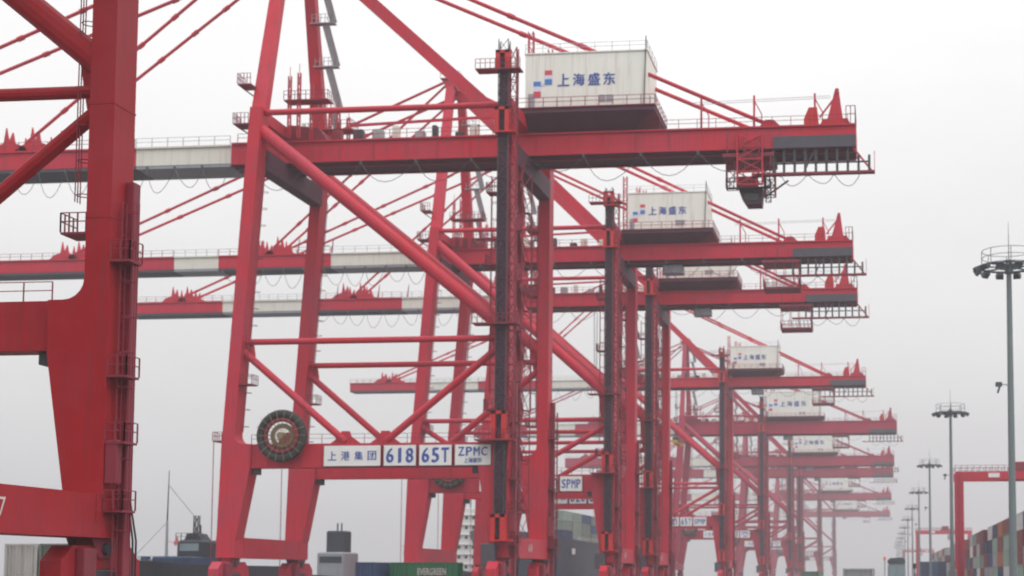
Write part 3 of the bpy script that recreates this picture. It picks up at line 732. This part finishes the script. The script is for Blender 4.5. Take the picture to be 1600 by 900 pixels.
def container(x, y, z, color, label, L=12.19, H=2.59, rz=0.0, group="containers stacked in the yard"):
    o = link("shipping_container", container_mesh(L,H,color), None, (x,y,z), rz)
    tag(o, label, "container", group)
    return o
TIER = ["lowest","second","third","fourth","top"]
rnd = random.Random(21)
near = [("blue","rust red","grey","maroon","violet blue"),("grey","pale green","rust red","rust red","white"),("rust red","grey","pale green","rust red","dark blue")]
pal = ["rust red","grey","white","rust red","maroon","blue","grey green","pale green","orange","dark blue","grey"]
slot = 0; y = 222.0
for i in range(34):
    n = 5
    if i in (7, 16, 17, 25): n = 4
    if i in (12, 13, 20, 21, 29): n = 3
    for t in range(n):
        c = near[i][t] if i < len(near) else rnd.choice(pal)
        container(21.3 + rnd.uniform(-.04,.04), y + rnd.uniform(-.06,.06), t*2.592, c,
                  f"{c} container, {TIER[t]} tier, {ORD[i]} stack from the near end of the yard row")
    y += 12.9 if i not in (12, 21) else 21.0
# second row, only its near stacks
for i in range(3):
    for t in range(5):
        c = rnd.choice(pal)
        container(24.0, 222.0+i*12.9, t*2.592, c, f"{c} container, {TIER[t]} tier, second row in, {ORD[i]} stack")
# blue pair beside the lamp masts
for k, x in enumerate((12.75-0.9, 15.3-0.9, 17.85-0.9)):
    for t in range(3):
        container(x, 470.0, t*2.592, "dark blue" if k != 1 else "blue", f"{'dark blue' if k != 1 else 'blue'} container, {TIER[t] if t < 2 else 'top'} tier, {('left','middle','right')[k]} stack by the third lamp mast")
# containers under crane 618
for t in range(2):
    w = ("lower","upper")[t]
    container(-62.6, 186.8, t*2.592, "blue", f"{w} blue container left of the green ones under the 618 crane", group="containers under the crane")
    container(-59.25, 186.8, t*2.592, "green", f"{w} green container seen end-on between blue and lettered green containers", L=6.06, group="containers under the crane")
    o = container(-55.0, 185.0, t*2.592, "green", f"{w} green container with white EVERGREEN lettering on its long side", L=6.06, rz=math.pi/2, group="containers under the crane")
    lt = link("lettering", text_mesh("EVERGREEN",0.85,"white_paint",0.03,3.6), o, (-1.235,0.2,1.45)); lt.rotation_euler.z = -math.pi/2
    container(-60.9, 103+3.1, t*2.9, "white", f"{w} white container standing behind the nearest crane's sill", L=6.06, H=2.89, group="containers behind the nearest crane")
    container(-58.3, 103+3.1, t*2.9, "grey green", f"{w} grey green container beside the white one behind the nearest crane", L=6.06, H=2.89, group="containers behind the nearest crane")

# ------------------------------------------------------------------ high mast lamps
def make_lamp():
    t = empty("high_mast_lamp")
    pl = MB().tube((0,0,0.3),(0,0,33.9),0.42,14,0.26).build("pole","pole",t,smooth=False)
    MB().box(-0.7,0.7,-0.7,0.7,0,0.3).build("base_plate","concrete",t)
    hd = MB().ring((0,0,34.6),2.9,0.13,'z',32,6).ring((0,0,34.6),1.3,0.1,'z',24,6)
    for i in range(8):
        a = math.pi*i/4; hd.beam((0.2*math.cos(a),0.2*math.sin(a),34.6),(2.9*math.cos(a),2.9*math.sin(a),34.6),.12,.14)
    hd.tube((0,0,33.9),(0,0,35.3),0.45,12,0.3).build("lamp_ring","lamp_dark",t)
    hr = MB()
    for i in range(16):
        a, b = math.pi*i/8, math.pi*(i+1)/8
        p, q = Vector((2.7*math.cos(a),2.7*math.sin(a),34.7)), Vector((2.7*math.cos(b),2.7*math.sin(b),34.7))
        if i % 2 == 0: hr.beam(p,p+Vector((0,0,1.5)),.07,.07)
        for z in (0.8,1.5): hr.beam(p+Vector((0,0,z)),q+Vector((0,0,z)),.05,.05)
    hr.build("ring_railing","lamp_dark",t)
    for i in range(12):
        a = math.pi*i/6+0.2
        c = Vector((3.2*math.cos(a),3.2*math.sin(a),34.35)); o = Vector((math.cos(a),math.sin(a),-0.55)).normalized()
        MB().beam(c-o*0.35,c+o*0.35,0.5,0.4,(0,0,1),0.8,0.55).build("floodlight","lamp_dark",t)
    MB().tube((0,0,35.3),(0,0,39.2),0.06,6,0.02).build("lightning_rod","lamp_dark",t)
    MB().beam((-0.3,0,22.6),(-1.0,0,22.7),.08,.08).bbox(-1.5,-0.85,-.25,.25,22.45,22.9,.05).beam((-1.1,0,22.4),(-1.3,0,21.8),.2,.2).build("bracket_camera","lamp_dark",t)
    return t
lamp = make_lamp(); index_kids()
LLAB = ["tallest grey lamp mast at the right edge, nearest of the row"] + [f"{ORD[i]} grey lamp mast of the row, counted from the nearest at right" for i in range(1, 12)]
for i in range(12):
    o = lamp if i == 0 else copy_tree(lamp)
    o.location = (12.67, 155.3 + i*139.8, 0)
    tag(o, LLAB[i], "lamp mast", "lamp masts along the yard road")

# ------------------------------------------------------------------ yard gantries
def make_rtg():
    t = empty("yard_gantry")
    H, SP, D = 24.2, 23.6, 7.0
    for sy in (-1, 1):
        y = sy*D/2
        for x in (0.0, SP):
            MB().beam((x,y,1.6),(x,y,H-1.5),1.2,1.5,(1,0,0)).build("leg","red",t)
        gd = MB().box(-0.9,SP+0.9,y-0.6,y+0.6,H-1.55,H).build("top_girder","red",t)
        MB().rail([(-0.9,y-0.6,H),(SP+0.9,y-0.6,H)],1.2,1.2,0.05).build("railing","red_deep",gd)
        if sy < 0:
            for x in (5.6, 17.6):
                MB().box(x,x+2.2,y-0.68,y-0.605,H-1.2,H-0.35).build("name_plate","sign_white",gd)
    for x in (0.0, SP):
        sl = MB().box(x-0.6,x+0.6,-D/2-2,D/2+2,1.2,2.3).build("sill_beam","red",t)
        MB().box(x-0.45,x+0.45,-D/2,D/2,H-3.2,H-2.2).build("cross_tie","red",t)
        for yy in (-D/2-1.4,-D/2+1.0,D/2-1.0,D/2+1.4):
            w = MB().tube((x-0.3,yy,0.75),(x+0.3,yy,0.75),0.75,16).build("wheel","rubber",t)
            MB().tube((x-0.32,yy,0.75),(x+0.32,yy,0.75),0.3,10).build("rim","galv",w)
    tr = MB().box(10.5,14.5,-3.6,3.6,H+.05,H+0.6).bbox(11,14,-2.5,2.5,H+0.6,H+2.0,.1).build("trolley","red_deep",t)
    MB().bbox(13.6,15.2,-2.6,-1.0,H-4.4,H-2.0,.15).beam((14.4,-1.8,H-2.1),(14.4,-1.8,H+.1),.2,.2).build("operator_cab","galv",tr)
    MB().bbox(-1.8,-0.6,-2.4,2.4,2.4,4.8,.1).build("power_pack","galv",t)
    MB().ladder((0,-D/2-0.9,2.5),(0,-D/2-0.9,H-0.3),0.5,(1,0,0)).build("ladder","red_deep",t)
    return t
rtg = make_rtg(); index_kids()
for i, (y, lab) in enumerate(((312.0,"nearest red yard gantry spanning the container row at the right"),(710.0,"second red yard gantry, hazy, small behind the lamp masts"),(1250.0,"farthest yard gantry, faint in the haze"))):
    o = rtg if i == 0 else copy_tree(rtg)
    o.location = (14.9, y, 0); tag(o, lab, "gantry crane", "gantries over the container rows")

# ------------------------------------------------------------------ vehicles on the yard road
def wheelset(t, xs, ys, r=0.5, w=0.32):
    for x in xs:
        for y in ys:
            o = MB().tube((x-w/2,y,r),(x+w/2,y,r),r,16).build("wheel","rubber",t)
            MB().tube((x-w/2-.01,y,r),(x+w/2+.01,y,r),r*0.5,10).build("rim","galv",o)
def truck(loc, color, label):
    t = empty("container_truck", loc)
    MB().box(-0.5,0.5,-6.4,8.2,0.95,1.3).box(-1.2,1.2,-6.3,6.2,1.3,1.5).build("chassis","dark_steel",t)
    cab = MB().prism([(6.7,0.8),(6.7,3.6),(7.0,3.85),(8.3,3.75),(8.95,2.3),(9.05,0.8)],-1.2,1.2,"yz").build("cab","ship_white",t)
    MB()._add([(-1.05,8.40,3.62),(1.05,8.40,3.62),(1.05,8.97,2.38),(-1.05,8.97,2.38)],[(0,1,2,3)]).build("windscreen","glass",cab)
    for s in (-1,1):
        MB().box(s*1.205-.01,s*1.205+.01,7.2,8.3,2.35,3.4).build("window","glass",cab)
        MB().box(s*0.8-.2,s*0.8+.2,-6.45,-6.4,1.0,1.2).build("tail_light","beacon",t)
    wheelset(t,(-1.0,1.0),(-5.4,-4.1,4.9,7.9))
    tag(t,label,"truck")
    return t
truck((-2.1,128.0,0),"grey","container truck driving away on the road left of the lamp masts")
o = container(-2.1,127.8,1.51,"grey","grey container riding on the truck on the yard road", group="containers on trucks")
truck((-9.6,205.0,0),"white","container truck farther up the road beside the crane legs")
o = container(-9.6,204.8,1.51,"grey green","grey green container on the farther truck on the road", group="containers on trucks")
t = empty("reach_stacker",(1.7,236.0,0))
MB().bbox(-1.7,1.7,-3.5,3.2,0.9,2.6,.25).build("body","dark_steel",t)
MB().bbox(-1.9,1.9,-4.4,-3.0,0.9,2.2,.2).build("counterweight","galv",t)
cb = MB().prism([(-1.3,2.6),(-1.3,5.0),(-1.15,5.45),(1.15,5.45),(1.3,5.0),(1.3,2.6)],-1.6,0.6).build("cab","ship_grey",t)
MB().box(-1.15,-0.08,-1.68,-1.61,3.4,5.0).build("window","pale_glass",cb); MB().box(0.08,1.15,-1.68,-1.61,3.4,5.0).build("window","pale_glass",cb)
MB().prism([(-1.4,5.46),(-1.3,5.9),(-0.9,6.2),(0.9,6.3),(1.3,5.9),(1.4,5.46)],-1.8,0.9).build("cab_roof","lamp_dark",t)
MB().tube((-1.75,-1.2,2.5),(-1.75,-1.2,5.9),0.06,6).build("beacon_post","dark_steel",t)
MB().tube((-1.75,-1.2,5.9),(-1.75,-1.2,6.4),0.22,10,0.16).build("beacon_light","beacon",t)
MB().beam((0,-2.6,2.5),(0,4.5,5.2),0.7,0.8).beam((0,4.5,5.2),(0,5.2,4.6),0.5,0.5).build("boom","galv",t)
MB().box(-1.4,1.4,4.8,5.8,3.0,3.4).build("spreader","dark_steel",t)
MB().tube((2.7,-3.2,2.4),(2.7,-3.2,5.0),0.09,6).bbox(2.45,2.95,-3.4,-3.0,4.6,5.4,.1).box(1.6,2.75,-3.3,-3.1,2.0,2.4).build("exhaust_stack","dark_steel",t)
wheelset(t,(-1.6,1.6),(-2.6,2.2),0.85,0.6)
tag(t,"dark reach stacker with pale cab windows and orange beacon on the road","vehicle")

# ------------------------------------------------------------------ vessels along the quay
def hull(t, L, B, H0, H1, m, sheer=1.2, flare=0.75, name="hull"):
    """bow towards -Y; stations from bow to stern"""
    st = []
    N = 14
    for i in range(N+1):
        u = i/N; y = -L/2 + L*u
        f = min(1.0, (u/0.22)) if u < 0.22 else 1.0
        wt = B/2*math.sin(f*math.pi/2)**0.75 if f > 0 else 0.05
        wb = B/2*(math.sin(f*math.pi/2)**1.8)*flare if f > 0 else 0.02
        if u >= 0.22: wb = B/2*min(1.0, flare + (u-0.22)*1.2)
        top = H1 + sheer*max(0,1-u/0.25)
        yb = y + (1-f)*0.03*L
        st.append(((max(wt,.06),y,top),(max(wb,.04),yb,H0)))
    b = MB(); vs = []; fs = []
    for (wt,y,top),(wb,yb,z0) in st:
        vs += [(-wt,y,top),(-wb*0.5-wt*0.5,(y+yb)/2,(top+z0)/2),(-wb,yb,z0),(wb,yb,z0),(wb*0.5+wt*0.5,(y+yb)/2,(top+z0)/2),(wt,y,top)]
    for i in range(N):
        for j in range(5):
            fs.append((i*6+j,(i+1)*6+j,(i+1)*6+j+1,i*6+j+1))
        fs.append((i*6+5,(i+1)*6+5,(i+1)*6,i*6))
    fs.append((0,1,2,3,4,5)); fs.append(tuple(range(N*6,N*6+6))[::-1])
    b._add(vs,fs)
    return b.build(name,m,t)
# large container ship, slate hull
t = empty("container_ship",(-97.5,488.0,-3.2)); Ls = 250.0
hull(t,Ls,25.0,-2.0,16.4,"hull_slate",2.0)
MB().rail([(12.4,-66,16.4),(12.4,110,16.4)],1.1,3.0,0.05).build("deck_railing","ship_white",t)
hs = MB().bbox(-11,11,78,92,16.4,36.0,.2).build("superstructure","ship_white",t)
for k in range(5):
    for j in range(6):
        MB().box(-9+j*3.2,-7.8+j*3.2,77.9,77.99,19+k*3.2,20.2+k*3.2).build("window","glass",hs)
MB().bbox(-13.5,13.5,77,83,36.0,39.0,.2).build("bridge","ship_white",t)
MB().bbox(-3,3,93.5,99,16.4,38.0,.3).build("funnel","hull_blue",t)
MB().box(12.38,12.52,-74,-70,12.6,14.2).build("draught_board","ship_white",t)
tag(t,"large container ship with slate hull moored behind the crane legs","ship")
rnd = random.Random(5)
for bay in range(11):
    yb = 488.0 - 76 + bay*13.2
    for row in range(2):
        for tier in range(3):
            if row == 1 and tier < 2: continue
            c = rnd.choice(["grey green","blue","grey green","grey green","dark blue","pale green"])
            container(-87.0-row*2.55, yb, 13.3+tier*2.592, c, f"{c} container on the slate ship, {('lowest','middle','top')[tier]} tier, {('outer','inner')[row]} row, {ORD[bay]} bay from bow", group="containers on the ship deck")
# far vessel with white tower
t = empty("cargo_ship",(-127.2,475.0,-3.2))
hull(t,90,15,-2,7.0,"hull_dark",2.0)
tw = MB().bbox(-3.2,3.2,-16,-8,7.0,27.5,.15).build("superstructure","ship_white",t)
for k in range(6):
    for xx in (-2.2,0.0,2.2):
        MB().box(xx-.4,xx+.4,-16.1,-15.99,9+k*3,9.9+k*3).build("window","glass",tw)
    MB().box(-3.6,3.6,-16.6,-7.6,8.2+k*3+2.0,8.2+k*3+2.15).build("deck_edge","ship_white",tw)
MB().tube((0,-12,27.5),(0,-12,34),.18,6).build("mast","ship_grey",t)
tag(t,"cargo ship with narrow white superstructure tower seen between portal legs","ship")
# blue work boat with wheelhouse and tall mast
t = empty("work_boat",(-96.3,205.0,-1.6))
hull(t,46,9.5,-3.4,6.6,"hull_dark",0.6)
MB().bbox(-1.0,4.2,-9,3,6.6,7.7,.15).build("deckhouse","hull_blue",t)
wh = MB().bbox(0.5,4.2,-5,0.5,7.7,10.0,.3).build("wheelhouse","hull_dark",t)
MB().box(1.0,3.7,-5.09,-4.99,8.5,9.5).build("window","pale_glass",wh)
MB().prism([(1.0,10.0),(1.5,10.9),(2.9,10.9),(3.5,10.0)],-3.8,-0.8).build("wheelhouse_roof","hull_dark",t)
MB().lattice(1.9,2.5,-2.9,-2.3,10.9,13.4,0.6,0.06).build("radar_mast","dark_steel",t)
MB().rail([(0.4,-5.0,10.0),(4.2,-5.0,10.0)],0.9,0.7,0.04).build("roof_railing","dark_steel",t)
MB().beam((2.2,-2.6,12.9),(-0.4,-6,17.5),0.05,0.05).build("mast_stay","dark_steel",t)
MB().beam((-0.4,-6,12.4),(-4.6,-8,7.0),0.05,0.05).build("mast_stay","dark_steel",t)
for xx, zz in ((1.7,12.6),(2.2,11.9),(2.7,12.1)): MB().tube((xx,-2.4,10.9),(xx,-2.4,zz),.1,6).build("aerial","dark_steel",t)
MB().tube((-0.4,-6,6.6),(-0.4,-6,12.6),.24,8,.16).build("mast","galv",t)
MB().tube((-0.4,-6,12.6),(-0.3,-6,19.4),.1,6,.05).build("mast_top","dark_steel",t)
for xx in (-4.0,-1.9):
    MB().bbox(xx-0.5,xx+0.5,-9,-8,5.5,7.3,.2).build("bollard_post","hull_dark",t)
MB().bbox(3.4,5.2,1.2,4.0,6.0,10.6,.2).build("deck_crane_house","hull_dark",t)
for k in range(7):
    xx = -4.6+k*1.25; MB().bbox(xx,xx+0.9,-7.5,-6.2,6.0,6.7+0.35*((k*7)%4),.1).build("deck_gear",("hull_dark","hull_blue","ship_grey")[k%3],t)
MB().rail([(-4.6,-9.4,6.6),(4.6,-9.4,6.6)],1.1,1.0,0.04).build("deck_railing","dark_steel",t)
MB().prism([(0.55,9.6),(1.15,10.5),(1.3,9.7),(0.85,9.1)],-6.03,-5.97).tube((-0.35,-6,9.8),(0.6,-6,9.6),.03,5).build("flag","flag",t)
tag(t,"dark blue work boat with wheelhouse and tall thin mast, left of the 618 crane","boat")
# barge with pale wheelhouse and black funnel
t = empty("cargo_barge",(-93.1,262.0,-2.9))
hull(t,60,11,-1.6,6.0,"hull_dark",0.8)
MB().bbox(0.4,5.0,-18,-11,6.0,10.3,.2).build("wheelhouse","ship_grey",t)
MB().box(0.9,4.6,-18.09,-17.99,8.6,9.6).build("window","glass",t)
MB().bbox(0.8,4.1,-15,-12,10.3,13.9,.2).build("funnel","hull_dark",t)
for xx in (2.2,2.9): MB().tube((xx,-13.5,13.8),(xx,-13.5,15.2),.13,6).build("exhaust_pipe","dark_steel",t)
MB().tube((12.0-1.5,4,5.9),(12.0-1.5,4,5.95),.1,6).build("deck_cleat","dark_steel",t)
tag(t,"barge with pale grey wheelhouse and black square funnel beyond the portal","boat")
t = empty("coaster_ship",(-96.0,300.0,-3.2))
hull(t,52,10,-1.0,6.2,"hull_blue",0.8)
MB().tube((2.0,-4,6.2),(2.0,-4,13.5),.42,8,.22).tube((2.0,-4,13.5),(2.0,-4,18.6),.12,6,.04).beam((0.9,-4,12.6),(3.1,-4,12.6),.12,.12).bbox(1.4,2.6,-4.5,-3.5,10.8,11.6,.1).build("mast","ship_grey",t)
MB().bbox(-4,4,-14,6,6.2,7.1,.1).build("hatch_cover","ship_grey",t)
tag(t,"blue coaster with a tall grey mast showing above the containers","ship")

# ------------------------------------------------------------------ air
hm = bpy.data.materials.new("haze"); hm.use_nodes = True
n = hm.node_tree.nodes; n.clear()
ho_ = n.new("ShaderNodeOutputMaterial"); pv = n.new("ShaderNodeVolumePrincipled")
pv.inputs["Color"].default_value = (0.70, 0.69, 0.735, 1)
pv.inputs["Density"].default_value = 0.00042
pv.inputs["Density Attribute"].default_value = ""
pv.inputs["Anisotropy"].default_value = 0.0
hm.node_tree.links.new(pv.outputs[0], ho_.inputs["Volume"])
try: hm.cycles.homogeneous_volume = True
except Exception: pass
hz = MB().box(-2600,2600,-2600,2600,-7.0,100.0); MAT["haze"] = hm
tag(hz.build("haze","haze"), "thin grey haze over the whole port", "haze", kind="stuff")
